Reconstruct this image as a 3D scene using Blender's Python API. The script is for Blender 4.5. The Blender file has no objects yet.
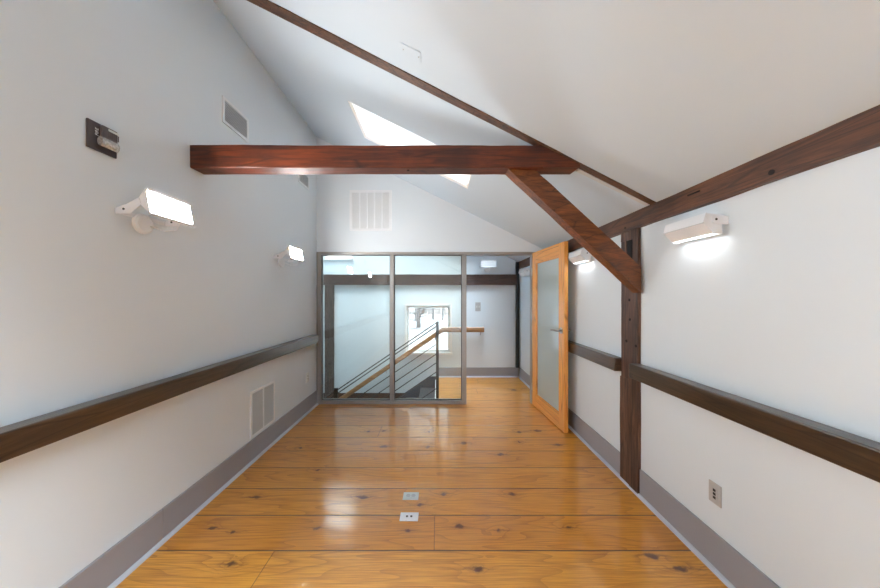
import bpy, math, random
from mathutils import Vector, noise
random.seed(4)
sc = bpy.context.scene
col = sc.collection
H, F, VX, VY = 1.5, 300.0, 438.0, 297.0
XL, XR, YP, YF, YB, XS = -1.70, 1.53, 4.20, 5.63, -3.4, -2.25   # walls, partition, far wall, back wall, stairwell wall
def zc(x): return 3.742 - .496 * (x + 1.70)                    # sloped ceiling

# ------------------------------------------------------------------ materials
def new_mat(name):
    m = bpy.data.materials.new(name); m.use_nodes = True
    nt = m.node_tree; nt.nodes.clear()
    return m, nt
def N(nt, t, **kw):
    n = nt.nodes.new(t)
    for k, v in kw.items():
        if k in n.inputs.keys(): n.inputs[k].default_value = v
        else: setattr(n, k, v)
    return n
def L(nt, a, b): nt.links.new(a, b)
def math_n(nt, op, a, b=None, clamp=False):
    n = nt.nodes.new('ShaderNodeMath'); n.operation = op; n.use_clamp = clamp
    for i, v in enumerate((a, b)):
        if v is None: continue
        if isinstance(v, (int, float)): n.inputs[i].default_value = v
        else: L(nt, v, n.inputs[i])
    return n.outputs[0]
def mixc(nt, fac, a, b):
    n = nt.nodes.new('ShaderNodeMix'); n.data_type = 'RGBA'
    for idx, v in ((0, fac), (6, a), (7, b)):
        if isinstance(v, (int, float)): n.inputs[idx].default_value = v
        elif isinstance(v, (tuple, list)): n.inputs[idx].default_value = (*v[:3], 1)
        else: L(nt, v, n.inputs[idx])
    return n.outputs[2]
def simple(name, c, rough=.5, metal=0, noise_amt=.03, scale=6, bump=0, coat=0, emit=None, es=0):
    m, nt = new_mat(name)
    out = N(nt, 'ShaderNodeOutputMaterial'); b = N(nt, 'ShaderNodeBsdfPrincipled')
    L(nt, b.outputs[0], out.inputs[0])
    b.inputs['Roughness'].default_value = rough; b.inputs['Metallic'].default_value = metal
    b.inputs['Coat Weight'].default_value = coat
    tc = N(nt, 'ShaderNodeTexCoord'); nz = N(nt, 'ShaderNodeTexNoise'); nz.inputs['Scale'].default_value = scale
    nz.inputs['Detail'].default_value = 4
    L(nt, tc.outputs['Object'], nz.inputs['Vector'])
    lo = tuple(max(0, v * (1 - noise_amt)) for v in c); hi = tuple(min(1, v * (1 + noise_amt)) for v in c)
    L(nt, mixc(nt, nz.outputs[0], lo, hi), b.inputs['Base Color'])
    if bump:
        n2 = N(nt, 'ShaderNodeTexNoise'); n2.inputs['Scale'].default_value = 90
        L(nt, tc.outputs['Object'], n2.inputs['Vector'])
        bp = N(nt, 'ShaderNodeBump'); bp.inputs['Strength'].default_value = bump; bp.inputs['Distance'].default_value = .002
        L(nt, n2.outputs[0], bp.inputs['Height']); L(nt, bp.outputs[0], b.inputs['Normal'])
    if emit:
        b.inputs['Emission Color'].default_value = (*emit, 1); b.inputs['Emission Strength'].default_value = es
    return m
def timber_mat(name, dark, light, rough=.45, axis=0, coat=.0, stain=.5):
    """old timber: long grain stretched along axis, darker stains and cracks"""
    m, nt = new_mat(name)
    out = N(nt, 'ShaderNodeOutputMaterial'); b = N(nt, 'ShaderNodeBsdfPrincipled'); L(nt, b.outputs[0], out.inputs[0])
    tc = N(nt, 'ShaderNodeTexCoord'); mp = N(nt, 'ShaderNodeMapping')
    s = [14, 14, 14]; s[axis] = 1.1; mp.inputs['Scale'].default_value = s
    L(nt, tc.outputs['Object'], mp.inputs['Vector'])
    g = N(nt, 'ShaderNodeTexNoise'); g.inputs['Scale'].default_value = 2.2; g.inputs['Detail'].default_value = 8; g.inputs['Roughness'].default_value = .65
    g.inputs['Distortion'].default_value = .8
    L(nt, mp.outputs[0], g.inputs['Vector'])
    big = N(nt, 'ShaderNodeTexNoise'); big.inputs['Scale'].default_value = 3.0; big.inputs['Detail'].default_value = 3
    L(nt, tc.outputs['Object'], big.inputs['Vector'])
    r = N(nt, 'ShaderNodeValToRGB'); r.color_ramp.elements[0].position = .36; r.color_ramp.elements[1].position = .66
    r.color_ramp.elements[0].color = (*dark, 1); r.color_ramp.elements[1].color = (*light, 1)
    L(nt, g.outputs[0], r.inputs[0])
    r2 = N(nt, 'ShaderNodeMapRange'); r2.inputs[1].default_value = .5; r2.inputs[2].default_value = .72
    r2.inputs[3].default_value = 0; r2.inputs[4].default_value = stain
    L(nt, big.outputs[0], r2.inputs[0])
    c = mixc(nt, r2.outputs[0], r.outputs[0], tuple(v * .45 for v in dark))
    # cracks
    ck = N(nt, 'ShaderNodeTexVoronoi'); ck.feature = 'DISTANCE_TO_EDGE'; ck.inputs['Scale'].default_value = 1.0
    mp2 = N(nt, 'ShaderNodeMapping'); s2 = [16, 16, 16]; s2[axis] = .9; mp2.inputs['Scale'].default_value = s2
    L(nt, tc.outputs['Object'], mp2.inputs['Vector']); L(nt, mp2.outputs[0], ck.inputs['Vector'])
    r3 = N(nt, 'ShaderNodeMapRange'); r3.inputs[1].default_value = .0; r3.inputs[2].default_value = .03
    r3.inputs[3].default_value = .7; r3.inputs[4].default_value = 0
    L(nt, ck.outputs[0], r3.inputs[0])
    c = mixc(nt, r3.outputs[0], c, tuple(v * .3 for v in dark))
    L(nt, c, b.inputs['Base Color'])
    b.inputs['Roughness'].default_value = rough; b.inputs['Coat Weight'].default_value = coat; b.inputs['Coat Roughness'].default_value = .25
    bp = N(nt, 'ShaderNodeBump'); bp.inputs['Strength'].default_value = .35; bp.inputs['Distance'].default_value = .004
    L(nt, g.outputs[0], bp.inputs['Height']); L(nt, bp.outputs[0], b.inputs['Normal'])
    return m
WARM = 1.0
M = {}
M['wall'] = simple('painted_wall', (.68, .745, .79), .85, noise_amt=.012, scale=3, bump=.05)
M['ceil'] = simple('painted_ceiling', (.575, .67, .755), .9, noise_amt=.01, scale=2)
M['base'] = simple('grey_baseboard', (.30, .305, .335), .38, noise_amt=.03, scale=4, coat=.2)
M['quarter'] = simple('pale_quarter_round', (.50, .53, .59), .4)
M['beam'] = timber_mat('tie_beam_timber', (.050, .009, .002), (.18, .034, .006), .5, 0, 0, .6)
M['brace'] = timber_mat('brace_timber', (.08, .022, .005), (.26, .080, .019), .42, 0, .08, .45)
M['plate'] = timber_mat('plate_timber', (.045, .015, .006), (.16, .058, .022), .5, 1, .1, .5)
M['post'] = timber_mat('post_timber', (.045, .020, .012), (.16, .078, .048), .55, 2, .05, .5)
M['rafter'] = timber_mat('rafter_timber', (.045, .020, .010), (.15, .065, .032), .5, 0, .1, .4)
M['rail'] = timber_mat('wall_rail_timber', (.036, .020, .010), (.085, .048, .025), .30, 1, .5, .2)
M['far_beam'] = timber_mat('far_beam_timber', (.035, .016, .011), (.085, .042, .030), .5, 0, .1, .4)
M['far_post'] = timber_mat('far_post_timber', (.045, .028, .022), (.12, .08, .065), .55, 2, .05, .4)
M['hole'] = simple('dark_hole', (.008, .006, .005), .9)
M['alu'] = simple('anodised_aluminium', (.34, .325, .305), .38, metal=.5, noise_amt=.02)
M['shade_gap_bead'] = simple('shade_gap_and_bead', (.05, .05, .055), .6)
M['white'] = simple('white_enamel', (.76, .79, .82), .35)
M['white_trim'] = simple('white_trim_paint', (.82, .82, .81), .4)
M['vent'] = simple('white_vent', (.76, .79, .81), .45)
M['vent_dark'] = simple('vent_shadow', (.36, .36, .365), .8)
M['louvre'] = simple('grey_louvre', (.55, .57, .58), .5)
M['plastic'] = simple('pale_plastic', (.62, .65, .63), .4)
M['plate_metal'] = simple('grey_cover_plate', (.45, .45, .45), .4)
M['black'] = simple('black_plastic', (.012, .012, .012), .4)
M['steel'] = simple('satin_steel', (.45, .44, .43), .28, metal=1)
M['iron'] = simple('dark_iron', (.014, .017, .02), .5, metal=0)
M['alarm'] = simple('maroon_grey_plastic', (.055, .04, .042), .35)
M['alarm2'] = simple('grey_brown_plastic', (.085, .07, .068), .4)
M['tread'] = simple('dark_stair_paint', (.055, .06, .07), .3, coat=.3)
M['skirt'] = simple('dark_skirt_paint', (.05, .055, .07), .4)
M['snow'] = simple('snow', (.36, .37, .385), .8, noise_amt=.10, scale=.2)
M['road'] = simple('slushy_road', (.16, .16, .165), .8)
M['bark'] = simple('grey_bark', (.06, .05, .045), .9, noise_amt=.3)
M['hedge'] = simple('brown_brush', (.30, .26, .24), .9, noise_amt=.4, scale=1)
M['lamp'] = simple('lit_frosted_glass', (.9, .9, .9), .3, emit=(1, .995, .98), es=3.6)
M['lamp_dim'] = simple('dim_frosted_glass', (.9, .9, .9), .3, emit=(1, 1, 1), es=4)
M['lamp_off'] = simple('unlit_frosted_glass', (.62, .62, .63), .3)
M['lamp_up'] = simple('lit_upright_glass', (.9, .9, .9), .3, emit=(1, .99, .975), es=54)
# light pine/birch door wood
def light_wood(name, a, bcol, axis, rough=.35):
    m = timber_mat(name, a, bcol, rough, axis, .3, 0)
    return m
M['door_wood_v'] = light_wood('door_wood_upright', (.72, .29, .052), (.85, .40, .085), 2)
M['door_wood_h'] = light_wood('door_wood_cross', (.72, .29, .052), (.85, .40, .085), 1)
M['hand'] = light_wood('handrail_wood', (.27, .13, .05), (.40, .21, .09), 0)
def clear_glass(name, tint, refl=1.0):
    m, nt = new_mat(name); out = N(nt, 'ShaderNodeOutputMaterial')
    tr = N(nt, 'ShaderNodeBsdfTransparent'); tr.inputs[0].default_value = (*tint, 1)
    gl = N(nt, 'ShaderNodeBsdfGlossy'); gl.inputs['Roughness'].default_value = .01; gl.inputs['Color'].default_value = (.9, .96, 1, 1)
    fr = N(nt, 'ShaderNodeFresnel'); fr.inputs[0].default_value = 1.5
    f = math_n(nt, 'MULTIPLY', fr.outputs[0], refl, True)
    mx = N(nt, 'ShaderNodeMixShader'); L(nt, f, mx.inputs[0]); L(nt, tr.outputs[0], mx.inputs[1]); L(nt, gl.outputs[0], mx.inputs[2])
    L(nt, mx.outputs[0], out.inputs[0]); return m
M['glass'] = clear_glass('partition_glass', (.925, .93, .885), 1.0)
M['win_glass'] = clear_glass('window_glass', (.97, .98, .98), 1.0)
M['dimmed'] = clear_glass('dimmed_window_glass', (.55, .56, .57), 1.0)  # glass darkened to hold back the bright view through the far window
def frosted():
    m, nt = new_mat('frosted_door_glass'); out = N(nt, 'ShaderNodeOutputMaterial')
    df = N(nt, 'ShaderNodeBsdfDiffuse'); df.inputs[0].default_value = (.78, .90, .90, 1)
    tl = N(nt, 'ShaderNodeBsdfTranslucent'); tl.inputs[0].default_value = (.86, .98, .98, 1)
    m1 = N(nt, 'ShaderNodeMixShader'); m1.inputs[0].default_value = .5; L(nt, df.outputs[0], m1.inputs[1]); L(nt, tl.outputs[0], m1.inputs[2])
    gl = N(nt, 'ShaderNodeBsdfGlossy'); gl.inputs['Roughness'].default_value = .02
    fr = N(nt, 'ShaderNodeFresnel'); fr.inputs[0].default_value = 1.5
    mx = N(nt, 'ShaderNodeMixShader'); L(nt, fr.outputs[0], mx.inputs[0]); L(nt, m1.outputs[0], mx.inputs[1]); L(nt, gl.outputs[0], mx.inputs[2])
    L(nt, mx.outputs[0], out.inputs[0]); return m
M['frost'] = frosted()
def shade_mat():
    m, nt = new_mat('pleated_shade_fabric'); out = N(nt, 'ShaderNodeOutputMaterial')
    tc = N(nt, 'ShaderNodeTexCoord'); w = N(nt, 'ShaderNodeTexWave'); w.bands_direction = 'X'; w.inputs['Scale'].default_value = 16
    L(nt, tc.outputs['Object'], w.inputs[0])
    c = mixc(nt, w.outputs['Fac'], (.80, .80, .80), (.88, .88, .88))
    df = N(nt, 'ShaderNodeBsdfDiffuse'); tl = N(nt, 'ShaderNodeBsdfTranslucent')
    L(nt, c, df.inputs[0]); L(nt, mixc(nt, w.outputs['Fac'], (.17, .17, .17), (.21, .21, .21)), tl.inputs[0])
    ad = N(nt, 'ShaderNodeAddShader'); L(nt, df.outputs[0], ad.inputs[0]); L(nt, tl.outputs[0], ad.inputs[1])
    L(nt, ad.outputs[0], out.inputs[0]); return m
M['shade'] = shade_mat()
def blind_mat():
    m, nt = new_mat('added_blind_fabric'); out = N(nt, 'ShaderNodeOutputMaterial')
    df = N(nt, 'ShaderNodeBsdfDiffuse'); tl = N(nt, 'ShaderNodeBsdfTranslucent'); df.inputs[0].default_value = (.42, .42, .42, 1); tl.inputs[0].default_value = (.46, .47, .5, 1)
    ad = N(nt, 'ShaderNodeAddShader'); L(nt, df.outputs[0], ad.inputs[0]); L(nt, tl.outputs[0], ad.inputs[1]); L(nt, ad.outputs[0], out.inputs[0]); return m
M['blind'] = blind_mat()

# floor: wide varnished pine boards, joints, figure and knots
KN = [(256,497,9,3),(363,497,9,3.5),(212.7,528,6,3),(233,532,5,3),(318,528,6,4),(231,564,9,5),(383.6,446.5,8,2.6),(428,447,4,2.2),
 (409,531,5,4),(443.6,494,6,3),(512,494,6,3),(459,526.5,6,4),(499,530.5,4,3),(569,528,6,3),(478,569,9,5.5),(651,556,12,6),(681,569,13,6),
 (500.7,454.5,7,2.5),(464,443,5,3),(558,444.7,9,2.2),(537.5,430.7,8,2),(519,432,6,1.6),(513.6,390,6,1.6),(368.6,431.8,4,1.6),
 (384,431,4,1.4),(429,432,2.5,1.2),(519,442,3,1.6),(420,505,7,3),(318,470,4,2),(300,448,4,1.5)]
def floor_mat():
    m, nt = new_mat('varnished_pine_boards'); out = N(nt, 'ShaderNodeOutputMaterial'); b = N(nt, 'ShaderNodeBsdfPrincipled'); L(nt, b.outputs[0], out.inputs[0])
    tc = N(nt, 'ShaderNodeTexCoord'); P = tc.outputs['Object']
    sp = N(nt, 'ShaderNodeSeparateXYZ'); L(nt, P, sp.inputs[0]); x, y = sp.outputs[0], sp.outputs[1]
    W = .287
    yy = math_n(nt, 'DIVIDE', math_n(nt, 'SUBTRACT', y, 1.775 - W * 20), W)
    idx = math_n(nt, 'FLOOR', yy); fr = math_n(nt, 'FRACT', yy)
    wn = N(nt, 'ShaderNodeTexWhiteNoise'); wn.noise_dimensions = '1D'; L(nt, idx, wn.inputs['W'])
    rnd = wn.outputs['Value']
    # board butt joints
    xo = math_n(nt, 'DIVIDE', math_n(nt, 'ADD', x, math_n(nt, 'MULTIPLY', rnd, 9.0)), 6.5)
    xi = math_n(nt, 'FLOOR', xo); xf = math_n(nt, 'FRACT', xo)
    cb = N(nt, 'ShaderNodeCombineXYZ'); L(nt, idx, cb.inputs[0]); L(nt, xi, cb.inputs[1])
    wn2 = N(nt, 'ShaderNodeTexWhiteNoise'); wn2.noise_dimensions = '3D'; L(nt, cb.outputs[0], wn2.inputs['Vector'])
    r2 = wn2.outputs['Value']
    # knots
    core = None; streak = None
    warp = N(nt, 'ShaderNodeTexNoise'); warp.inputs['Scale'].default_value = 22; warp.inputs['Detail'].default_value = 3; L(nt, P, warp.inputs['Vector'])
    wv = N(nt, 'ShaderNodeVectorMath'); wv.operation = 'MULTIPLY_ADD'; L(nt, warp.outputs['Color'], wv.inputs[0])
    wv.inputs[1].default_value = (.07, .045, 0); wv.inputs[2].default_value = (-.035, -.0225, 0)
    pw = N(nt, 'ShaderNodeVectorMath'); pw.operation = 'ADD'; L(nt, P, pw.inputs[0]); L(nt, wv.outputs[0], pw.inputs[1])
    for (px, py, wx, wy) in KN:
        D = F * H / (py - VY); X = (px - VX) * D / F
        rx = wx * D / F * .62; ry = max(.008, wy * D * D / (F * H) * .62)
        s = N(nt, 'ShaderNodeVectorMath'); s.operation = 'SUBTRACT'; L(nt, pw.outputs[0], s.inputs[0]); s.inputs[1].default_value = (X, D, 0)
        q = N(nt, 'ShaderNodeVectorMath'); q.operation = 'MULTIPLY'; L(nt, s.outputs[0], q.inputs[0]); q.inputs[1].default_value = (1 / rx, 1 / ry, 0)
        l = N(nt, 'ShaderNodeVectorMath'); l.operation = 'LENGTH'; L(nt, q.outputs[0], l.inputs[0])
        q2 = N(nt, 'ShaderNodeVectorMath'); q2.operation = 'MULTIPLY'; L(nt, q.outputs[0], q2.inputs[0]); q2.inputs[1].default_value = (.16 + .012 * wx, 2.6, 0)
        l2 = N(nt, 'ShaderNodeVectorMath'); l2.operation = 'LENGTH'; L(nt, q2.outputs[0], l2.inputs[0])
        streak = l2.outputs['Value'] if streak is None else math_n(nt, 'MINIMUM', streak, l2.outputs['Value'])
        core = l.outputs['Value'] if core is None else math_n(nt, 'MINIMUM', core, l.outputs['Value'])
    kc = N(nt, 'ShaderNodeMapRange'); kc.inputs[1].default_value = .45; kc.inputs[2].default_value = 1.05; kc.inputs[3].default_value = 1; kc.inputs[4].default_value = 0
    L(nt, core, kc.inputs[0])
    kh = math_n(nt, 'POWER', 2.718, math_n(nt, 'MULTIPLY', core, -.45))
    # grain
    g = N(nt, 'ShaderNodeCombineXYZ')
    L(nt, math_n(nt, 'ADD', math_n(nt, 'MULTIPLY', x, .11), math_n(nt, 'MULTIPLY', r2, 30)), g.inputs[0])
    L(nt, math_n(nt, 'ADD', y, math_n(nt, 'MULTIPLY', kh, .05)), g.inputs[1]); L(nt, math_n(nt, 'MULTIPLY', r2, 9), g.inputs[2])
    low = N(nt, 'ShaderNodeTexNoise'); low.inputs['Scale'].default_value = 3.2; low.inputs['Detail'].default_value = 2; L(nt, g.outputs[0], low.inputs['Vector'])
    rings = math_n(nt, 'FRACT', math_n(nt, 'ADD', math_n(nt, 'MULTIPLY', low.outputs[0], 20), math_n(nt, 'MULTIPLY', kh, 2)))
    ringl = N(nt, 'ShaderNodeMapRange'); ringl.inputs[1].default_value = .55; ringl.inputs[2].default_value = 1; ringl.inputs[3].default_value = 0; ringl.inputs[4].default_value = 1
    L(nt, rings, ringl.inputs[0])
    ring = math_n(nt, 'POWER', ringl.outputs[0], 1.6)
    g2 = N(nt, 'ShaderNodeMapping'); g2.inputs['Scale'].default_value = (1.5, 48, 1); L(nt, P, g2.inputs['Vector'])
    fine = N(nt, 'ShaderNodeTexNoise'); fine.inputs['Scale'].default_value = 2.5; fine.inputs['Detail'].default_value = 6; fine.inputs['Roughness'].default_value = .6
    L(nt, g2.outputs[0], fine.inputs['Vector'])
    big = N(nt, 'ShaderNodeTexNoise'); big.inputs['Scale'].default_value = 1.6; big.inputs['Detail'].default_value = 2; L(nt, g.outputs[0], big.inputs['Vector'])
    c = mixc(nt, rnd, (.68, .275, .026), (.80, .37, .048))
    fr2 = N(nt, 'ShaderNodeMapRange'); fr2.inputs[1].default_value = .42; fr2.inputs[2].default_value = .64; L(nt, fine.outputs[0], fr2.inputs[0])
    c = mixc(nt, math_n(nt, 'MULTIPLY', fr2.outputs[0], .7), c, (.44, .145, .014))
    c = mixc(nt, math_n(nt, 'MULTIPLY', ring, math_n(nt, 'MULTIPLY', big.outputs[0], .95)), c, (.27, .07, .009))
    bg = N(nt, 'ShaderNodeMapRange'); bg.inputs[1].default_value = .5; bg.inputs[2].default_value = .75; bg.inputs[4].default_value = .4; L(nt, big.outputs[0], bg.inputs[0])
    c = mixc(nt, bg.outputs[0], c, (.76, .41, .10))
    c = mixc(nt, math_n(nt, 'MULTIPLY', math_n(nt, 'POWER', kh, 1.6), .45, True), c, (.30, .10, .022))
    c = mixc(nt, math_n(nt, 'MULTIPLY', kc.outputs[0], .88), c, (.055, .018, .008))
    ks = N(nt, 'ShaderNodeMapRange'); ks.inputs[1].default_value = .2; ks.inputs[2].default_value = 1.2; ks.inputs[3].default_value = .6; ks.inputs[4].default_value = 0
    L(nt, streak, ks.inputs[0]); c = mixc(nt, ks.outputs[0], c, (.16, .045, .012))
    # gaps
    e = math_n(nt, 'MINIMUM', fr, math_n(nt, 'SUBTRACT', 1, fr))
    gl_ = N(nt, 'ShaderNodeMapRange'); gl_.inputs[1].default_value = .006; gl_.inputs[2].default_value = .022; gl_.inputs[3].default_value = 1; gl_.inputs[4].default_value = 0; L(nt, e, gl_.inputs[0])
    ex = math_n(nt, 'MINIMUM', xf, math_n(nt, 'SUBTRACT', 1, xf))
    gx = N(nt, 'ShaderNodeMapRange'); gx.inputs[1].default_value = .0002; gx.inputs[2].default_value = .0005; gx.inputs[3].default_value = 1; gx.inputs[4].default_value = 0; L(nt, ex, gx.inputs[0])
    gap = math_n(nt, 'MAXIMUM', gl_.outputs[0], math_n(nt, 'MULTIPLY', gx.outputs[0], .7))
    c = mixc(nt, math_n(nt, 'MULTIPLY', gap, .92), c, (.05, .018, .006))
    L(nt, c, b.inputs['Base Color'])
    b.inputs['Roughness'].default_value = .42; b.inputs['Coat Weight'].default_value = 1.0; b.inputs['Coat Roughness'].default_value = .12
    # boards are slightly cupped and wavy
    cup = math_n(nt, 'MULTIPLY', math_n(nt, 'POWER', math_n(nt, 'ABSOLUTE', math_n(nt, 'SUBTRACT', fr, .5)), 2), -.9)
    wav = N(nt, 'ShaderNodeTexNoise'); wav.inputs['Scale'].default_value = 3.5; wav.inputs['Detail'].default_value = 2; wm = N(nt, 'ShaderNodeMapping'); wm.inputs['Scale'].default_value = (.35, 2.2, 1); L(nt, P, wm.inputs['Vector']); L(nt, wm.outputs[0], wav.inputs['Vector'])
    hgt = math_n(nt, 'ADD', math_n(nt, 'ADD', cup, math_n(nt, 'MULTIPLY', wav.outputs[0], .7)), math_n(nt, 'MULTIPLY', gap, -.5))
    hgt = math_n(nt, 'ADD', hgt, math_n(nt, 'MULTIPLY', fine.outputs[0], .06))
    bp = N(nt, 'ShaderNodeBump'); bp.inputs['Strength'].default_value = 1; bp.inputs['Distance'].default_value = .0035
    L(nt, hgt, bp.inputs['Height']); L(nt, bp.outputs[0], b.inputs['Normal']); L(nt, bp.outputs[0], b.inputs['Coat Normal'])
    return m
M['floor'] = floor_mat()

# ------------------------------------------------------------------ mesh builder
class MB:
    def __init__(s): s.v = []; s.f = []
    def add(s, vs, fs):
        n = len(s.v); s.v += [tuple(p) for p in vs]; s.f += [tuple(i + n for i in f) for f in fs]; return s
    def hexa(s, p):      # 8 points: bottom 4 (ccw), top 4
        return s.add(p, [(0,3,2,1),(4,5,6,7),(0,1,5,4),(1,2,6,5),(2,3,7,6),(3,0,4,7)])
    def box(s, a, b):
        (x0,y0,z0),(x1,y1,z1) = [tuple(min(p,q) for p,q in zip(a,b)), tuple(max(p,q) for p,q in zip(a,b))]
        return s.hexa([(x0,y0,z0),(x1,y0,z0),(x1,y1,z0),(x0,y1,z0),(x0,y0,z1),(x1,y0,z1),(x1,y1,z1),(x0,y1,z1)])
    def prism(s, prof, axis, a, b, seg=1, jit=0, sd=0):
        """prof = 2D polygon in the two other axes (ordered xyz), swept a..b"""
        n = len(prof); vs = []
        for k in range(seg + 1):
            t = a + (b - a) * k / seg
            for i, (p, q) in enumerate(prof):
                jp = jq = 0
                if jit:
                    w = noise.noise_vector(Vector((t * 2.3 + sd, i * 3.1, sd * 1.7))); w2 = noise.noise_vector(Vector((t * 11 + sd, i * 5.1, 4.2)))
                    jp = jit * (w.x + .5 * w2.x); jq = jit * (w.y + .5 * w2.y)
                c = [p + jp, q + jq]; c.insert(axis, t); vs.append(c)
        fs = [tuple(range(n))[::-1], tuple(range(seg * n, seg * n + n))]
        for k in range(seg):
            for i in range(n):
                j = (i + 1) % n; fs.append((k*n+i, k*n+j, (k+1)*n+j, (k+1)*n+i))
        return s.add(vs, fs)
    def tube(s, pts, r, n=12, caps=True):
        pts = [Vector(p) for p in pts]; m = len(pts); vs = []; up = None
        rr = r if isinstance(r, (list, tuple)) else [r] * m
        for i, p in enumerate(pts):
            d = (pts[min(i+1, m-1)] - pts[max(i-1, 0)]).normalized()
            if up is None: up = Vector((0,0,1)) if abs(d.z) < .9 else Vector((1,0,0))
            a = d.cross(up).normalized(); bb = a.cross(d).normalized(); up = bb
            for k in range(n):
                t = 2*math.pi*k/n; vs.append(p + (a*math.cos(t) + bb*math.sin(t)) * rr[i])
        fs = []
        for i in range(m-1):
            for k in range(n):
                k2 = (k+1) % n; fs.append((i*n+k, i*n+k2, (i+1)*n+k2, (i+1)*n+k))
        if caps: fs += [tuple(range(n))[::-1], tuple(range((m-1)*n, m*n))]
        return s.add(vs, fs)
    def build(s, name, mat, parent=None, bevel=0, smooth=False, kind=None, origin=None):
        import bmesh
        if parent is not None: o0 = Vector(parent['_o'])
        elif origin is not None: o0 = Vector(origin)
        else:
            xs = [p[0] for p in s.v]; ys = [p[1] for p in s.v]; zs = [p[2] for p in s.v]
            o0 = Vector(((min(xs)+max(xs))/2, (min(ys)+max(ys))/2, min(zs)))
        me = bpy.data.meshes.new(name)
        me.from_pydata([tuple(Vector(p) - o0) for p in s.v], [], s.f); me.validate()
        bm = bmesh.new(); bm.from_mesh(me); bmesh.ops.recalc_face_normals(bm, faces=bm.faces); bm.to_mesh(me); bm.free()
        for p in me.polygons: p.use_smooth = smooth
        me.materials.append(mat if not isinstance(mat, str) else M[mat])
        o = bpy.data.objects.new(name, me); col.objects.link(o)
        if parent is not None:
            o.parent = parent; o['_o'] = tuple(o0)
        else: o.location = o0; o['_o'] = tuple(o0)
        if bevel:
            bv = o.modifiers.new('bevel', 'BEVEL'); bv.width = bevel; bv.segments = 2; bv.limit_method = 'ANGLE'
        if kind: o['kind'] = kind
        return o
def tag(o, label, cat, group=None):
    o['label'] = label; o['category'] = cat
    if group: o['group'] = group
    return o
def empty(name, loc, label=None, cat=None, group=None, kind=None):
    o = bpy.data.objects.new(name, None); col.objects.link(o); o.location = loc; o['_o'] = tuple(loc); o.empty_display_size = .1
    if label: tag(o, label, cat, group)
    if kind: o['kind'] = kind
    return o
def B(a, b): return MB().box(a, b)
def panel(us, vs, holes, fn, thick, extra_u=(), extra_v=()):
    """wall with holes; fn(u, v, w) -> xyz, w = 0 face, w = thick back"""
    U = sorted(set(list(us) + [h[0] for h in holes] + [h[1] for h in holes] + list(extra_u)))
    V = sorted(set(list(vs) + [h[2] for h in holes] + [h[3] for h in holes] + list(extra_v)))
    nu, nv = len(U) - 1, len(V) - 1
    solid = [[not any(h[0] - 1e-6 <= (U[i]+U[i+1])/2 <= h[1] + 1e-6 and h[2] <= (V[j]+V[j+1])/2 <= h[3] for h in holes) for j in range(nv)] for i in range(nu)]
    mb = MB(); idx = {}
    def vid(i, j, w):
        k = (i, j, w)
        if k not in idx: idx[k] = len(mb.v); mb.v.append(tuple(fn(U[i], V[j], thick if w else 0)))
        return idx[k]
    S = lambda i, j: 0 <= i < nu and 0 <= j < nv and solid[i][j]
    for i in range(nu):
        for j in range(nv):
            if not solid[i][j]: continue
            for w in (0, 1): mb.f.append((vid(i,j,w), vid(i+1,j,w), vid(i+1,j+1,w), vid(i,j+1,w)))
            for (di, dj, a, b_) in ((-1,0,(i,j),(i,j+1)), (1,0,(i+1,j),(i+1,j+1)), (0,-1,(i,j),(i+1,j)), (0,1,(i,j+1),(i+1,j+1))):
                if not S(i+di, j+dj): mb.f.append((vid(*a,0), vid(*b_,0), vid(*b_,1), vid(*a,1)))
    return mb

# ------------------------------------------------------------------ shell
T = .12
SKY1 = (-.84, .338, 2.77, 3.43)          # the skylight with the shade
ADDED_SKY2 = (-.75, 1.30, -2.90, -.25)        # another, added unseen behind the camera to light the room
ADDED_SKY3 = (-2.15, 1.20, 4.42, 5.35)         # added over the stairs for daylight, hidden above the header wall
WF = (-.59, .225, .46, 1.335)            # low window in the far wall
WU = (-2.14, -1.595, 2.20, 3.05)         # high window in the far wall
ADDED_WR = (-3.1, -1.1, .55, 1.98)             # added daylight window in the right wall behind the camera (y0,y1,z0,z1)
ADDED_WL = (-3.1, -1.2, .85, 2.4)             # unseen window put in the left wall behind the camera for light
STX = -.02                                # stairwell edge
# floor with the stairwell opening
panel([XS - T, XR + T], [YB - T, YF + T], [(XS - T - 1, STX, 4.40, YF + T + 1)], lambda u, v, w: (u, v, -w), .13).build('floor', 'floor', kind='structure', origin=(0, 0, 0))
# ceiling slab
panel([XS - T, XR + .16], [YB - T, YF + T], [SKY1, ADDED_SKY2, ADDED_SKY3], lambda u, v, w: (u + w * .44, v, zc(u) + w * .9), .22).build('ceiling', 'ceil', kind='structure')
def wall_y(name, y, x0, x1, z0, holes, t, kind='structure'):   # wall facing -Y or +Y, top follows the slope
    zt = lambda u: zc(u) + .05
    def fn(u, v, w):
        z = v
        if v > 5: z = zt(u)
        return (u, y + w, z)
    return panel([x0, x1], [z0, 9], holes, fn, t).build(name, 'wall', kind=kind)
def wall_x(name, x, y0, y1, z0, z1, holes, t):
    return panel([y0, y1], [z0, z1], holes, lambda u, v, w: (x + w, u, v), t).build(name, 'wall', kind='structure')
wall_x('wall_left', XL, YB, YP + T, 0, zc(XL) + .03, [ADDED_WL], -T)
wall_x('wall_right', XR, YB, YF, 0, zc(XR) + .03, [(ADDED_WR[0], ADDED_WR[1], ADDED_WR[2], ADDED_WR[3])], T)
wall_y('wall_far', YF, XS - T, XR + T, -2.7, [WF, WU], .16)
ADDED_WB = (-1.62, 1.45, .08, 2.05)             # glazing added in the wall behind the camera to brighten the room
wall_y('wall_back', YB, XL - T, XR + T, 0, [ADDED_WB], -T)
wall_y('wall_above_partition', YP, XL, XR, 2.131, [], T)
wall_x('wall_stairwell', XS, YP + T, YF, -2.7, zc(XS) + .03, [], -T)
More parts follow.
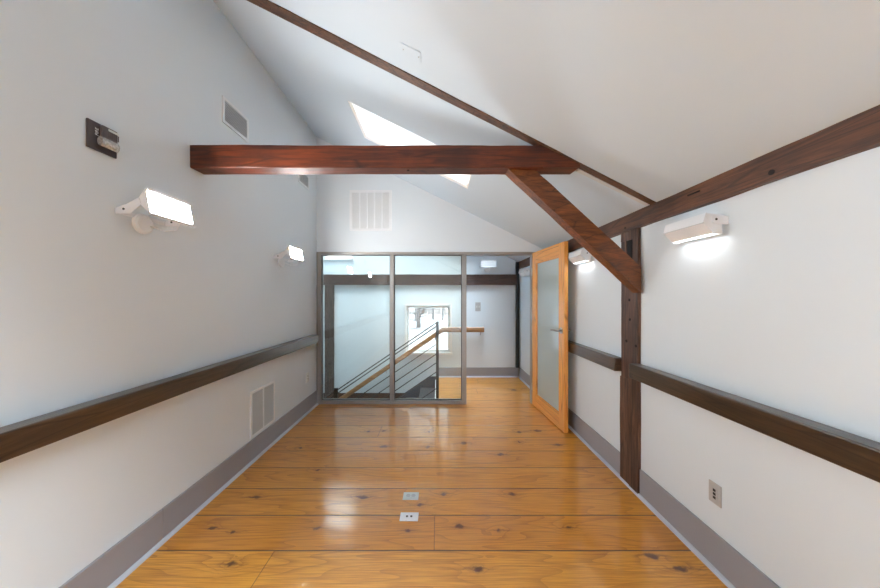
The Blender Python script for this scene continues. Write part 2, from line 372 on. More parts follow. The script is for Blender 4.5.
MB().box((XS, YP, -2.7), (STX, 4.38, -.13)).build('wall_below_floor', 'wall', kind='structure')
MB().box((STX, 4.40, -2.7), (STX + .12, YF, -.13)).build('wall_under_landing', 'wall', kind='structure')
MB().box((XS - .1, YP, -2.75), (XL - T, YP + T, zc(XS) - .03)).build('wall_beside_stairs', 'wall', kind='structure')
MB().box((XS, 4.38, -2.8), (STX, YF, -2.7)).build('floor_lower', 'floor', kind='structure')
# landing stub: solid end strip between door jamb and right wall
B((1.352, YP + .005, 0), (XR, YP + T - .005, 2.131)).build('wall_beside_door', 'wall', kind='structure')

# baseboards
def baseboard(name, a, b):
    B(a, b).build(name, 'base', bevel=.004, kind='structure')
HB = .20
# left (a butt joint at y = 1.84)
baseboard('baseboard_left', (XL, YB, 0), (XL + .014, 1.8392, HB))
baseboard('baseboard_left_far', (XL, 1.8405, 0), (XL + .014, YP - .012, HB))
baseboard('baseboard_right', (XR, YB, 0), (XR - .014, 2.258, HB + .005))
baseboard('baseboard_right_middle', (XR, 2.486, 0), (XR - .014, YP - .012, HB))
baseboard('baseboard_right_far', (XR, YP + T, 0), (XR - .014, YF, HB - .01))
baseboard('baseboard_far', (STX, YF, 0), (XR - .014, YF - .014, HB - .02))
def quarter(name, pts_prof, axis, a, b):
    MB().prism(pts_prof, axis, a, b).build(name, 'quarter', kind='structure')
q = [(0, 0)] + [(.022 * math.cos(t), .020 * math.sin(t)) for t in [i * math.pi / 12 for i in range(7)]]
quarter('trim_left', [(XL + .012 + p, z) for p, z in q], 1, YB, YP - .012)
quarter('trim_right', [(XR - .012 - p, z) for p, z in q], 1, YB, YP - .012)
quarter('trim_right_far', [(XR - .012 - p, z) for p, z in q], 1, YP + T, YF)
quarter('trim_far', [(YF - .012 - p, z) for p, z in q], 0, STX, XR - .02)

# ------------------------------------------------------------------ timber frame
o = MB().prism([(2.056, 2.392), (2.062, 2.387), (2.18, 2.39), (2.183, 2.395), (2.18, 2.54), (2.056, 2.54)], 0, XL, .72, 40, .0035, 1)
# sloped tail under the ceiling
n0 = len(o.v)
o.prism([(2.056, 2.39), (2.18, 2.388), (2.18, 2.54), (2.056, 2.54)], 0, .7195, .7205)
o.hexa([(.72, 2.056, 2.39), (.972, 2.056, 2.39), (.958, 2.18, 2.39), (.72, 2.18, 2.39), (.72, 2.056, 2.538), (.975, 2.056, 2.412), (.965, 2.18, 2.418), (.72, 2.18, 2.538)])
bm_ = tag(o.build('tie_beam', 'beam'), 'reddish brown old timber beam spanning the room overhead from the left wall', 'beam')
def hole(p, r, axis, parent, name='peg_hole', ry=None):
    mb = MB(); p = Vector(p); d = Vector((0,0,0)); d[axis] = .003
    mb.tube([p - d * .2, p + d], r, 14); mb.build(name, 'hole', parent, smooth=False)
hole((-.21, 2.1, 2.385), .009, 2, bm_)
o = MB()
P = [(.487, 2.39), (.687, 2.39), (1.5035, 1.722), (1.5035, 1.530)]
yf = lambda x: 2.08 + (x - .487) / 1.02 * .14
yk = lambda x: 2.18 + (x - .487) / 1.02 * .135
def lerp(a, b, t): return (a[0] + (b[0]-a[0])*t, a[1] + (b[1]-a[1])*t)
seg = 24; n = 4; vs = []
for k in range(seg + 1):
    t = k / seg; lo = lerp(P[0], P[3], t); hi = lerp(P[1], P[2], t)
    w = noise.noise_vector(Vector((t * 9, 0, 3))) * .004 * (1 if 0 < k < seg else 0); w2 = noise.noise_vector(Vector((t * 9, 5, 3))) * .004 * (1 if 0 < k < seg else 0)
    vs += [(lo[0], yf(lo[0]) + w.x, lo[1] + w.y), (hi[0], yf(hi[0]) + w.z, hi[1] + w2.x), (hi[0], yk(hi[0]), hi[1] + w2.y), (lo[0], yk(lo[0]), lo[1] + w2.z)]
fs = [(3,2,1,0), (seg*4, seg*4+1, seg*4+2, seg*4+3)]
for k in range(seg):
    for i in range(4): j = (i+1) % 4; fs.append((k*4+i, k*4+j, (k+1)*4+j, (k+1)*4+i))
o.add(vs, fs)
br = tag(o.build('diagonal_brace', 'brace'), 'short slanted timber brace running from the overhead beam down to the wall post', 'brace')
pl = MB().prism([(1.503, 2.025), (1.503, 2.158), (XR, 2.145), (XR, 2.022)], 1, YB, YF - .01, 90, .006, 7).build('wall_plate', 'plate')
tag(pl, 'long horizontal timber along the top of the right wall below the ceiling', 'beam')
hole((1.501, 1.352, 2.062), .012, 0, pl)
hole((1.501, 2.41, 2.055), .007, 0, pl)
B((1.496, 1.72, 2.105), (1.503, 1.80, 2.112)).build('saw_mark', 'hole', pl)
po = empty('timber_post', (1.517, 2.37, 0), 'dark old timber post set into the right wall between the two rails', 'post')
def post_strip(y0, y1, x, z0, z1, sd): return MB().prism([(x, y0), (x, y1), (XR, y1), (XR, y0)], 2, z0, z1, 30, .0028, sd)
pm = post_strip(2.262, 2.365, 1.504, 0, 2.022, 1); pm.v = pm.v[:]
pm.add(*[post_strip(2.370, 2.472, 1.509, .85, 1.78, 3).__dict__[k] for k in ('v', 'f')])
pm.add(*[post_strip(2.370, 2.484, 1.506, 0, .85, 5).__dict__[k] for k in ('v', 'f')])
pm.add(*[post_strip(2.405, 2.472, 1.509, 1.78, 1.95, 8).__dict__[k] for k in ('v', 'f')])
pm.add(*[post_strip(2.370, 2.472, 1.507, 1.95, 2.022, 9).__dict__[k] for k in ('v', 'f')])
pm.box((1.520, 2.36, 0), (XR, 2.41, 2.022))
pm.build('shaft', 'post', po)
B((1.516, 2.330, 1.78), (1.522, 2.405, 1.95)).build('mortise', 'hole', po)
B((1.500, 2.322, 1.785), (1.505, 2.366, 1.945)).build('mortise', 'hole', po)
for (px, py) in ((630, 319.6), (626.5, 341), (636, 346), (629.5, 300)):
    D = F * 1.504 / (px - VX); hole((1.502, D, H + (VY - py) * D / F), .011, 0, po)
# rafter strip showing through the sloped ceiling
o = MB(); seg = 40; vs = []
for k in range(seg + 1):
    t = k / seg; x = XL + (1.503 - XL) * t
    a = 1.950 + (2.066 - 1.950) * t; b2 = 2.066 + (2.116 - 2.066) * t
    j = noise.noise(Vector((t * 20, 0, 0))) * .004
    vs += [(x, a + j, zc(x) + .03), (x, a + j, zc(x) - .008), (x, b2, zc(x) - .006), (x, b2, zc(x) + .03)]
fs = [(0,1,2,3), (seg*4+3, seg*4+2, seg*4+1, seg*4)]
for k in range(seg):
    for i in range(4): j = (i+1) % 4; fs.append((k*4+i, k*4+j, (k+1)*4+j, (k+1)*4+i))
o.add(vs, fs)
rf = tag(o.build('rafter', 'rafter'), 'narrow dark rafter running diagonally up the sloped ceiling', 'rafter')
o = MB(); vs = []
for x in (.99, 1.49):
    vs += [(x, 2.118, zc(x) + .01), (x, 2.118, zc(x) - .008), (x, 2.150, zc(x) - .008), (x, 2.150, zc(x) + .01)]
o.add(vs, [(0,1,2,3), (7,6,5,4)] + [(i, (i+1) % 4, 4 + (i+1) % 4, 4 + i) for i in range(4)])
o.build('plaster_edge', 'louvre', rf)

# chair rails
def rail(x0, x1, y0, y1, z0, z1, label):
    return tag(B((x0, y0, z0), (x1, y1, z1)).build('wall_rail', 'rail', bevel=.007), label, 'rail', 'dark timber rails along the walls')
rail(XL, XL + .09, YB, YP - .15, .887, .996, 'dark timber rail running the whole length of the left wall')
rail(XR, XR - .085, YB, 2.275, .889, .998, 'dark timber rail on the right wall nearer than the post')
rail(XR, XR - .080, 2.468, YP - .012, .889, .998, 'dark timber rail on the right wall between the post and the door')

# ------------------------------------------------------------------ far side: beams and stairs
tag(MB().prism([(YF - .07, 1.725), (YF - .07, 1.918), (YF, 1.918), (YF, 1.725)], 0, XS, 1.46, 40, .005, 11).build('girt_beam', 'far_beam'),
    'dark horizontal beam across the far wall seen through the glass', 'beam')
tag(MB().prism([(-2.105, YF - .06), (-1.945, YF - .06), (-1.945, YF - .002), (-2.105, YF - .002)], 2, -.45, 1.722, 40, .006, 13).build('stairwell_post', 'far_post'),
    'grey brown post under the left end of the far beam behind the glass', 'post')
tag(MB().prism([(1.455, YF - .06), (XR - .022, YF - .06), (XR - .022, YF), (1.455, YF)], 2, .185, 2.15, 20, .003, 15).build('corner_post', 'iron'),
    'thin black post in the far right corner beyond the open door', 'post')
tag(B((XS, YF - .016, -.50), (-.47, YF, -.30)).build('stairwell_beam', 'far_beam'), 'dark beam on the far wall just below floor level behind the sloping rails', 'beam')
st = empty('staircase', (-1.1, 5.0, -2.0), 'dark staircase going down to the left behind the glass', 'staircase')
for k in range(8):
    x1 = STX - .008 - .27 * k; z = -.183 * (k + 1)
    B((x1 - .295 if k < 7 else XS + .005, 4.47, z - .035), (x1, YF - .055, z)).build('tread', 'tread', st, bevel=.004)
    B((x1 - .02, 4.49, z - .035), (x1 - .001, YF - .055, z + .183 - .036)).build('riser', 'white_trim', st)
for (y0, y1) in ((YF - .052, YF - .018), (4.445, 4.47)):
    mb = MB(); zt = .02 if y0 > 5 else -.02
    prof = [(STX - .006, zt), (STX - .12, zt), (-2.2, zt - 2.08 * .678), (-2.2, zt - 2.08 * .678 - .30), (STX - .006, zt - .30)]
    mb.prism([(p, z) for p, z in prof], 1, y0, y1).build('stringer', 'skirt', st)
# metal guardrail
GY = 4.425
gr = empty('stair_guardrail', (-.75, GY, 0), 'dark metal stair guardrail with thin sloping bars behind the glass', 'railing')
def slope_bar(z0, xe, r, name, parent):
    s = .678; x0 = -.012
    MB().prism([(x0, z0), (xe, z0 - (x0 - xe) * s), (xe, z0 - (x0 - xe) * s - r), (x0, z0 - r)], 1, GY - r * .5, GY + r * .5).build(name, 'iron', parent)
slope_bar(1.137, -1.72, .018, 'top_rail', gr)
slope_bar(1.085, -1.72, .018, 'top_rail', gr)
for z in (.82, .675, .545, .41, .165): slope_bar(z, -1.50, .014, 'bar', gr)
B((-.030, GY - .012, -.12), (.012, GY + .012, 1.14)).build('newel', 'iron', gr)
B((-.042, GY - .014, .86), (.006, GY + .014, .93)).build('bracket', 'iron', gr)
B((-1.535, GY - .014, -1.25), (-1.478, GY + .014, .155)).build('newel', 'iron', gr)
# wooden handrail on the far wall
hr = empty('handrail', (-.2, 5.50, .9), 'light wooden handrail sloping down the far wall then level past the glass', 'handrail')
HYc = 5.50; hp = []
for x, z in ((.845, .905), (.09, .905), (-2.15, .905 - 2.24 * .683)): hp.append((x, HYc, z))
pr = [(-.027, -.030), (-.027, .032), (-.016, .046), (.016, .046), (.027, .032), (.027, -.036), (.018, -.048), (-.018, -.048)]
mb = MB(); vs = []
for (x, y, z) in hp:
    for (a, c) in pr: vs.append((x, y + a, z + c))
fs = [tuple(range(8)), tuple(range(16, 24))[::-1]]
for k in range(2):
    for i in range(8): j = (i+1) % 8; fs.append((k*8+i, k*8+j, (k+1)*8+j, (k+1)*8+i))
mb.add(vs, fs).build('grip', 'hand', hr)
B((.80, HYc - .024, .868), (.845, YF, .92)).build('return_end', 'hand', hr, bevel=.006)
for x in (.78, -.95, -1.75):
    z = .86 if x > .09 else .86 - (.09 - x) * .683
    MB().tube([(x, HYc, z + .012), (x, HYc, z - .025), (x, HYc + .03, z - .05), (x, YF, z - .05)], .008, 8).build('bracket', 'steel', hr)

# windows -----------------------------------------------------------
def window_far(n, w, casing, pane='win_glass'):
    x0, x1, z0, z1 = w
    e = empty('window_%d' % n, ((x0+x1)/2, YF, z0), kind='structure')
    f = MB(); t = .035; ya, yb = YF + .06, YF + .11
    f.box((x0, ya, z0), (x0+t, yb, z1)).box((x1-t, ya, z0), (x1, yb, z1)).box((x0+t, ya, z0), (x1-t, yb, z0+t)).box((x0+t, ya, z1-t), (x1-t, yb, z1))
    f.build('sash', 'white_trim', e)
    B((x0+t, YF + .083, z0+t), (x1-t, YF + .087, z1-t)).build('window_pane', pane, e)
    c = MB(); k = casing
    c.box((x0-k, YF-.016, z0), (x0, YF, z1)).box((x1, YF-.016, z0), (x1+k, YF, z1)).box((x0-k, YF-.016, z1), (x1+k, YF, z1+k))
    c.build('casing', 'white_trim', e)
    B((x0-k-.01, YF-.035, z0-k), (x1+k+.01, YF, z0)).build('sill', 'white_trim', e, bevel=.003)
window_far(1, WF, .035, 'dimmed')
window_far(2, WU, .0 + .005)
def window_side(n, w, x, sg):
    y0, y1, z0, z1 = w; t = .05; a, b = x + sg*.05, x + sg*.1
    e = empty('window_%d' % n, (x, (y0+y1)/2, z0), kind='structure'); f = MB()
    f.box((a, y0, z0), (b, y1, z0+t)).box((a, y0, z1-t), (b, y1, z1))
    for i in range(4):
        yy = y0 + (y1-y0-t)*i/3; f.box((a, yy, z0+t), (b, yy+t, z1-t))
        if i < 3: B((x + sg*.073, yy+t, z0+t), (x + sg*.077, y0 + (y1-y0-t)*(i+1)/3, z1-t)).build('window_pane', 'win_glass', e)
    f.build('window_frame', 'white_trim', e)
x0, x1, z0, z1 = ADDED_WB
e = empty('window_8', ((x0+x1)/2, YB, z0), kind='structure'); f = MB(); n3 = 3
for i in range(n3 + 1): f.box((x0 + (x1-x0-.06)*i/n3, YB-.1, z0), (x0 + (x1-x0-.06)*i/n3 + .06, YB-.04, z1))
for i in range(n3):
    a_, b_ = x0 + (x1-x0-.06)*i/n3 + .06, x0 + (x1-x0-.06)*(i+1)/n3
    f.box((a_, YB-.1, z0), (b_, YB-.04, z0+.06)).box((a_, YB-.1, z1-.06), (b_, YB-.04, z1))
    B((a_, YB-.073, z0+.06), (b_, YB-.067, z1-.06)).build('window_pane', 'win_glass', e)
f.build('window_frame', 'white_trim', e)
B((x0+.002, YB-.03, z0), (x1-.002, YB-.027, z1)).build('added_blind', 'blind', e)  # added blind, softens the back glazing and its reflection in the partition
window_side(3, ADDED_WR, XR, 1)
window_side(6, ADDED_WL, XL, -1)
# skylights
def skylight(n, s, shade):
    x0, x1, y0, y1 = s
    e = empty('window_%d' % n, ((x0+x1)/2, (y0+y1)/2, zc((x0+x1)/2)), kind='structure')
    def slab(mb, a0, a1, b0, b1, w0, w1):
        c = [(a0,b0),(a1,b0),(a1,b1),(a0,b1)]
        return mb.hexa([(x + w*.44, y, zc(x) + w*.9) for w in (w0, w1) for x, y in c])
    t = .012; f = MB()
    slab(f, x0+.001, x0+t, y0+.001, y1-.001, .004, .16); slab(f, x1-t, x1-.001, y0+.001, y1-.001, .004, .16); slab(f, x0+t, x1-t, y0+.001, y0+t, .004, .16); slab(f, x0+t, x1-t, y1-t, y1-.001, .004, .16)
    f.build('skylight_frame', 'white_trim', e)
    slab(MB(), x0+t, x1-t, y0+t, y1-t, .140, .146).build('window_pane', 'win_glass', e)
    if shade:
        slab(MB(), x0+t, x1-t, y0+t, y1-t, .028, .031).build('pleated_shade', 'shade', e)
        slab(MB(), x1-.03, x1-t, y1-.09, y1-t, .020, .027).build('shade_tab', 'white_trim', e)
skylight(4, SKY1, True)
skylight(5, ADDED_SKY2, False)
skylight(7, ADDED_SKY3, False)

# ------------------------------------------------------------------ glass partition
gp = empty('glass_partition', (-.65, YP + .03, 0), 'aluminium framed glass partition with two clear panels in front of the stairs', 'partition')
ya, yb = YP - .012, YP + .09
B((XL + .012, ya, .0), (XL + .062, yb, 2.09)).build('frame_upright', 'alu', gp, bevel=.002)
B((XL + .0005, ya + .012, 0), (XL + .0115, yb, 2.131)).build('shade_gap_bead', 'shade_gap_bead', gp)  # dark strip painted in for the shade of the gap beside the wall
B((-.672, ya, .05), (-.616, yb, 2.09)).build('mullion', 'alu', gp, bevel=.002)
B((.336, ya, 0), (.398, yb, 2.09)).build('frame_upright', 'alu', gp, bevel=.002)
B((XL + .062, ya, .002), (.336, yb, .05)).build('bottom_rail', 'alu', gp, bevel=.002)
B((XL + .012, ya, 2.09), (XR, yb, 2.13)).build('top_rail', 'alu', gp, bevel=.002)
B((1.312, ya + .02, 0), (1.352, yb, 2.09)).build('door_jamb', 'alu', gp, bevel=.002)
for (x0, x1) in ((XL + .062, -.672), (-.616, .336)):
    B((x0 + .001, YP + .036, .051), (x1 - .001, YP + .042, 2.089)).build('glass_pane', 'glass', gp)
    g = MB(); k = .010; yy0, yy1 = YP + .028, YP + .035
    g.box((x0, yy0, .05), (x0+k, yy1, 2.09)).box((x1-k, yy0, .05), (x1, yy1, 2.09)).box((x0+k, yy0, .05), (x1-k, yy1, .05+k)).box((x0+k, yy0, 2.09-k), (x1-k, yy1, 2.09))
    g.build('glazing_bead', 'shade_gap_bead', gp)

# ------------------------------------------------------------------ open door
dr = empty('door_1', (1.315, 4.186, 0), kind='structure')
tag(dr, 'open honey coloured wooden door with one tall frosted glass panel', 'door')
dr.rotation_euler.z = math.atan2(-.90, .07) + math.pi / 2   # leaf local -Y from the hinge
ang = dr.rotation_euler.z
def D_(a, b): return B(a, b)
W_, Hd, T_ = .90, 2.112, .045
class Loc: pass
def dbuild(mb, name, mat, parent=dr, **k):
    save = tuple(parent['_o']); parent['_o'] = (0, 0, 0); o = mb.build(name, mat, parent, **k); parent['_o'] = save
    o['_o'] = (0, 0, 0); return o
# local frame: hinge at origin, leaf runs to -Y, room-side face at x=0, thickness to +x
dbuild(D_((0, -.126, .008), (T_, 0, Hd)), 'hinge_stile', 'door_wood_v', bevel=.003)
dbuild(D_((0, -W_, .008), (T_, -W_ + .126, Hd)), 'lock_stile', 'door_wood_v', bevel=.003)
dbuild(D_((0, -W_ + .126, Hd - .15), (T_, -.126, Hd)), 'top_rail', 'door_wood_h')
dbuild(D_((0, -W_ + .126, .008), (T_, -.126, .172)), 'bottom_rail', 'door_wood_h')
dbuild(D_((.019, -W_ + .128, .174), (.026, -.128, Hd - .152)), 'glass_panel', 'frost')
bd = MB(); y0, y1, z0, z1 = -W_ + .126, -.126, .172, Hd - .15
for (xa, xb) in ((.004, .0185), (.0265, .041)):
    bd.box((xa, y0, z0), (xb, y0+.012, z1)).box((xa, y1-.012, z0), (xb, y1, z1)).box((xa, y0+.012, z0), (xb, y1-.012, z0+.012)).box((xa, y0+.012, z1-.012), (xb, y1-.012, z1))
dbuild(bd, 'glazing_bead', 'door_wood_v')
for s in (-1, 1):
    x0 = 0 if s < 0 else T_
    yh, zh = -W_ + .063, 1.125
    hd = dbuild(MB().tube([(x0, yh, zh), (x0 + s*.010, yh, zh)], .034, 20), 'rose', 'steel')
    lv = MB().tube([(x0 + s*.008, yh, zh), (x0 + s*.050, yh, zh), (x0 + s*.062, yh + .014, zh), (x0 + s*.062, yh + .125, zh - .003)], [.013, .012, .012, .011], 12)
    lv.build('lever', 'steel', hd, smooth=True)
for z in (.25, 1.05, 1.85):
    dbuild(MB().tube([(-.004, .004, z - .05), (-.004, .004, z + .05)], .007, 10), 'hinge', 'steel')

# ------------------------------------------------------------------ vents, outlets, switches
def grille_left(name, ya_, yb_, za, zb, label, rows, mat, colsplit=1, group=None):
    e = empty(name, (XL, (ya_+yb_)/2, za), label, 'vent', group)
    k = .022; x0, x1 = XL, XL + .010
    f = MB().box((x0, ya_, za), (x1, yb_, za+k)).box((x0, ya_, zb-k), (x1, yb_, zb)).box((x0, ya_, za+k), (x1, ya_+k, zb-k)).box((x0, yb_-k, za+k), (x1, yb_, zb-k))
    wy = (yb_ - ya_ - 2*k) / colsplit
    for c in range(1, colsplit): f.box((x0, ya_+k+wy*c-.008, za+k), (x1, ya_+k+wy*c+.008, zb-k))
    f.build('vent_frame', 'vent', e)
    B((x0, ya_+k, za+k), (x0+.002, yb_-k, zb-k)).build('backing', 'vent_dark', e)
    s = MB(); n_ = rows
    for i in range(n_):
        z = za + k + (zb-za-2*k) * (i+.5) / n_; h = (zb-za-2*k) / n_
        s.hexa([(x0+.002, ya_+k, z-h*.1), (x0+.009, ya_+k, z-h*.42), (x0+.009, yb_-k, z-h*.42), (x0+.002, yb_-k, z-h*.1), (x0+.002, ya_+k, z+h*.28), (x0+.009, ya_+k, z+h*.0), (x0+.009, yb_-k, z+h*.0), (x0+.002, yb_-k, z+h*.28)])
    s.build('louvres', mat, e); return e
grille_left('wall_vent', 2.357, 2.68, 2.878, 3.085, 'white framed rectangular vent high on the left wall above the overhead beam', 12, 'louvre', 1, 'vents in the room')
grille_left('wall_vent', 3.64, 3.94, 2.90, 3.08, 'small vent on the left wall just under the overhead beam near the corner', 12, 'louvre', 1, 'vents in the room')
grille_left('wall_vent', 2.71, 3.11, .217, .638, 'white double column vent low on the left wall above the grey baseboard', 26, 'louvre', 2, 'vents in the room')
e = empty('wall_vent', (-.94, YP, 2.42), 'square white vent with five columns on the wall above the glass partition', 'vent', 'vents in the room')
x0, x1, z0, z1, k = -1.236, -.647, 2.424, 2.994, .034
f = MB().box((x0, YP-.01, z0), (x1, YP, z0+k)).box((x0, YP-.01, z1-k), (x1, YP, z1)).box((x0, YP-.01, z0+k), (x0+k, YP, z1-k)).box((x1-k, YP-.01, z0+k), (x1, YP, z1-k))
f.build('vent_frame', 'white', e)
w = (x1 - x0 - 2*k) / 5; f = MB()
for c in range(1, 5): f.box((x0+k+w*c-.008, YP-.012, z0+k), (x0+k+w*c+.008, YP-.002, z1-k))
f.build('column_bars', 'white', e)
B((x0+k, YP-.002, z0+k), (x1-k, YP, z1-k)).build('backing', 'louvre', e)
s = MB(); n_ = 40
for i in range(n_):
    z = z0 + k + (z1-z0-2*k) * (i+.3) / n_; s.box((x0+k, YP-.009, z), (x1-k, YP-.002, z+.008))
s.build('louvres', 'vent', e)
def wall_box(name, x, y0, y1, z0, z1, sgn, label, cat, sockets, mat='plastic'):
    e = empty(name, (x, (y0+y1)/2, z0), label, cat)
    B((x, y0, z0), (x + sgn*.006, y1, z1)).build('cover_plate', mat, e, bevel=.002)
    yc, zm = (y0+y1)/2, (z0+z1)/2
    B((x + sgn*.006, yc-.017, zm-.034), (x + sgn*.008, yc+.017, zm+.034)).build('face', mat, e)
    for dz in sockets: B((x + sgn*.008, yc-.008, zm+dz-.007), (x + sgn*.0088, yc+.008, zm+dz+.007)).build('socket', 'black', e)
wall_box('wall_outlet', XR, 1.616, 1.690, .36, .475, -1, 'pale network outlet with black sockets low on the right wall', 'outlet', (.018, -.002, -.022), 'plate_metal')
wall_box('wall_outlet', XL, 3.86, 3.94, .395, .515, 1, 'pale outlet low on the left wall near the glass partition', 'outlet', (.018, -.018))
e = empty('light_switch', (.75, YF, 1.24), 'grey light switch plate on the far wall above the handrail end', 'switch')
B((.70, YF-.006, 1.235), (.80, YF, 1.40)).build('cover_plate', 'plate_metal', e, bevel=.002)
for dx in (-.022, .022): B((.75+dx-.008, YF-.012, 1.30), (.75+dx+.008, YF-.006, 1.335)).build('toggle', 'plastic', e)
def floor_box(x0, x1, y0, y1, label, style):
    e = empty('floor_outlet', ((x0+x1)/2, (y0+y1)/2, 0), label, 'outlet', 'outlets set in the floor')
    B((x0, y0, 0), (x1, y1, .006)).build('cover_plate', 'white' if style else 'plastic', e, bevel=.002)
    xm, ym = (x0+x1)/2, (y0+y1)/2
    if style:
        for dx in (-.015, .014): B((xm+dx-.007, ym-.008, .006), (xm+dx+.007, ym+.008, .0068)).build('socket', 'black', e)
    else:
        for dx in (-.019, .019): MB().tube([(xm+dx, ym, .006), (xm+dx, ym, .0085)], .0165, 18).build('screw_cap', 'plate_metal', e)
floor_box(-.262, -.146, 2.215, 2.298, 'pale floor outlet plate with two round caps, farther of the two', 0)
floor_box(-.258, -.134, 2.005, 2.083, 'white floor outlet plate with two black sockets, nearer of the two', 1)
# blank plate on the ceiling
mb = MB(); c = [(-.222, 1.775), (-.104, 1.775), (-.104, 1.850), (-.222, 1.850)]
mb.hexa([(x, y, zc(x) - .006) for x, y in c] + [(x, y, zc(x) + .001) for x, y in c])
e = tag(mb.build('ceiling_plate', 'ceil', bevel=.002), 'small blank white cover plate on the sloped ceiling above the rafter', 'cover plate')
for x in (-.21, -.116): MB().tube([(x, 1.8125, zc(x) - .009), (x, 1.8125, zc(x) - .005)], .0035, 10).build('screw', 'plate_metal', e)

# ------------------------------------------------------------------ fire alarm
al = empty('fire_alarm', (XL, 1.515, 2.226), 'dark grey fire alarm with a clear strobe lens on the left wall', 'fire alarm')
B((XL, 1.445, 2.226), (XL + .012, 1.58, 2.366)).build('back_plate', 'alarm', al, bevel=.005)
B((XL + .012, 1.494, 2.262), (XL + .030, 1.568, 2.360)).build('body', 'alarm2', al, bevel=.007)
s = MB()
for i in range(6): s.box((XL + .030, 1.520 + i*.009, 2.308), (XL + .0312, 1.5245 + i*.009, 2.338))
s.build('sounder_grille', 'alarm', al)
B((XL + .030, 1.520, 2.341), (XL + .0308, 1.568, 2.352)).build('name_strip', 'plastic', al)
M['lens'] = simple('clear_lens_plastic', (.55, .56, .57), .1, metal=.5, noise_amt=.9, scale=110)
MB().prism([(XL + .026 + .015 * math.cos(t), 2.276 + .024 * math.sin(t)) for t in [i * math.pi / 6 for i in range(12)]], 1, 1.486, 1.566).build('strobe_lens', 'lens', al, smooth=False)
cu = bpy.data.curves.new('fire_text', 'FONT'); cu.body = 'FIRE'; cu.size = .021; cu.extrude = .0004
to = bpy.data.objects.new('fire_text', cu); col.objects.link(to)
bpy.context.view_layer.update()
me = bpy.data.meshes.new_from_object(to); bpy.data.objects.remove(to)
me.materials.clear(); me.materials.append(M['white'])
fo = bpy.data.objects.new('fire_lettering', me); col.objects.link(fo); fo.parent = al
# the text reads upwards (rotated 90 degrees) on the plate facing +X
from mathutils import Matrix
R_ = Matrix(((0, 0, 1), (1, 0, 0), (0, 1, 0))).to_4x4()           # text x -> +Y, text y -> +Z, normal +X
Rt = Matrix.Rotation(math.radians(90), 4, 'X')
me.transform(Matrix.Translation((.0126, -.024, .073)) @ Rt @ R_)

# ------------------------------------------------------------------ wall wash lights
def sconce_up(label, loc, rz=0, lit='lamp_up'):
    e = empty('wall_light', loc, label, 'wall light', 'white wall wash lights'); e['_o'] = (0, 0, 0)
    h = .1375
    A, Bp, C = (.182, 0), (.158, .136), (.108, .070)
    MB().tube([(0, -.0, -.02), (.016, -.0, -.02), (.022, 0, -.02)], [.058, .056, .045], 24).build('canopy', 'white', e)
    hs = MB().prism([(A[0], A[1]), (A[0] + .004, A[1] + .006), (C[0] + .003, C[1] + .006), C], 1, -h, h)
    hs.prism([C, (C[0]+.004, C[1]-.006), (Bp[0]+.006, Bp[1]-.010), (Bp[0]+.006, Bp[1]+.004)], 1, -h, h)
    hs.build('housing', 'white', e)
    for y in (-h - .003, h):
        MB().prism([A, Bp, C], 1, y, y + .003).build('end_cap', 'white', e)
    MB().prism([(A[0]-.002, A[1]+.004), (A[0]-.004, A[1]+.010), (Bp[0]-.004, Bp[1]-.016), (Bp[0]+.000, Bp[1]-.013)], 1, -h+.003, h-.003).build('glass_panel', lit, e)
    B((.1795, -h + .004, .036), (.1815, h - .004, .040)).build('panel_bead', 'louvre', e)
    B((.176, -h - .008, -.006), (.200, h + .004, .0)).build('front_lip', 'white', e)
    for y in (-h - .006, h + .003):
        ar = MB().prism([(0, .0), (.0, .030), (.06, .050), (.125, .085), (.135, .050), (.08, .0)], 1, y, y + .003).build('arm', 'white', e)
        MB().tube([(.045, y - .002, .024), (.045, y + .005, .024)], .006, 10).build('pivot_screw', 'black', ar)
    B((.0, -h - .006, .004), (.006, h + .006, .026)).build('bracket_bar', 'white', e)
    MB().tube([(.03, .02, -.03), (.10, .035, -.055), (.155, .05, -.045), (.170, .06, .0)], .0025, 8).build('wire', 'white', e, smooth=True)
    e.rotation_euler.z = rz
    return e
def sconce_down(label, loc, rz=math.pi, lit='lamp'):
    e = empty('wall_light', loc, label, 'wall light', 'white wall wash lights'); e['_o'] = (0, 0, 0)
    h = .1375
    a, b_, m, c, d = (.115, .108), (.128, .050), (.120, .030), (.035, .002), (.030, .095)
    MB().prism([a, (.127, .058), (.127, .052), (.073, .0), (.069, .0), (.066, .014), (.036, .014), (.033, -.002), (.029, -.002), (.030, .095)], 1, -h, h).build('housing', 'white', e)
    MB().prism([(.070, .007), (.067, .012), (.035, .012), (.033, .007)], 1, -h+.004, h-.004).build('glass_panel', lit, e)
    for y in (-h - .003, h): MB().prism([a, (.130, .056), (.073, -.003), (.028, -.004), d], 1, y, y + .003).build('end_cap', 'white', e)
    B((.125, -h - .003, .052), (.130, h + .003, .056)).build('hinge_line', 'louvre', e)
    MB().tube([(0, 0, .075), (.030, 0, .075)], .055, 24).build('canopy', 'white', e, smooth=False)
    for y in (-h - .008, h + .004):
        ar = MB().prism([(0, .045), (.0, .085), (.05, .100), (.085, .090), (.085, .055), (.05, .045)], 1, y, y + .004).build('arm', 'white', e)
        MB().tube([(.065, y - .002, .072), (.065, y + .006, .072)], .006, 10).build('pivot_screw', 'black', ar)
    e.rotation_euler.z = rz
    return e
sconce_up('white tilted wall light on the left wall below the fire alarm', (XL, 1.723, 1.94))
sconce_up('white glowing wall light on the left wall near the far corner', (XL, 3.245, 1.90))
sconce_up('small wall light high on the far wall above the beam', (.92, YF, 2.04), -math.pi/2, 'lamp_off')
sconce_down('white downward wall light on the right wall nearer than the post', (XR, 1.725, 1.838))
sconce_down('white wall light on the right wall between the door and the brace', (XR, 3.09, 1.86), lit='lamp_dim')
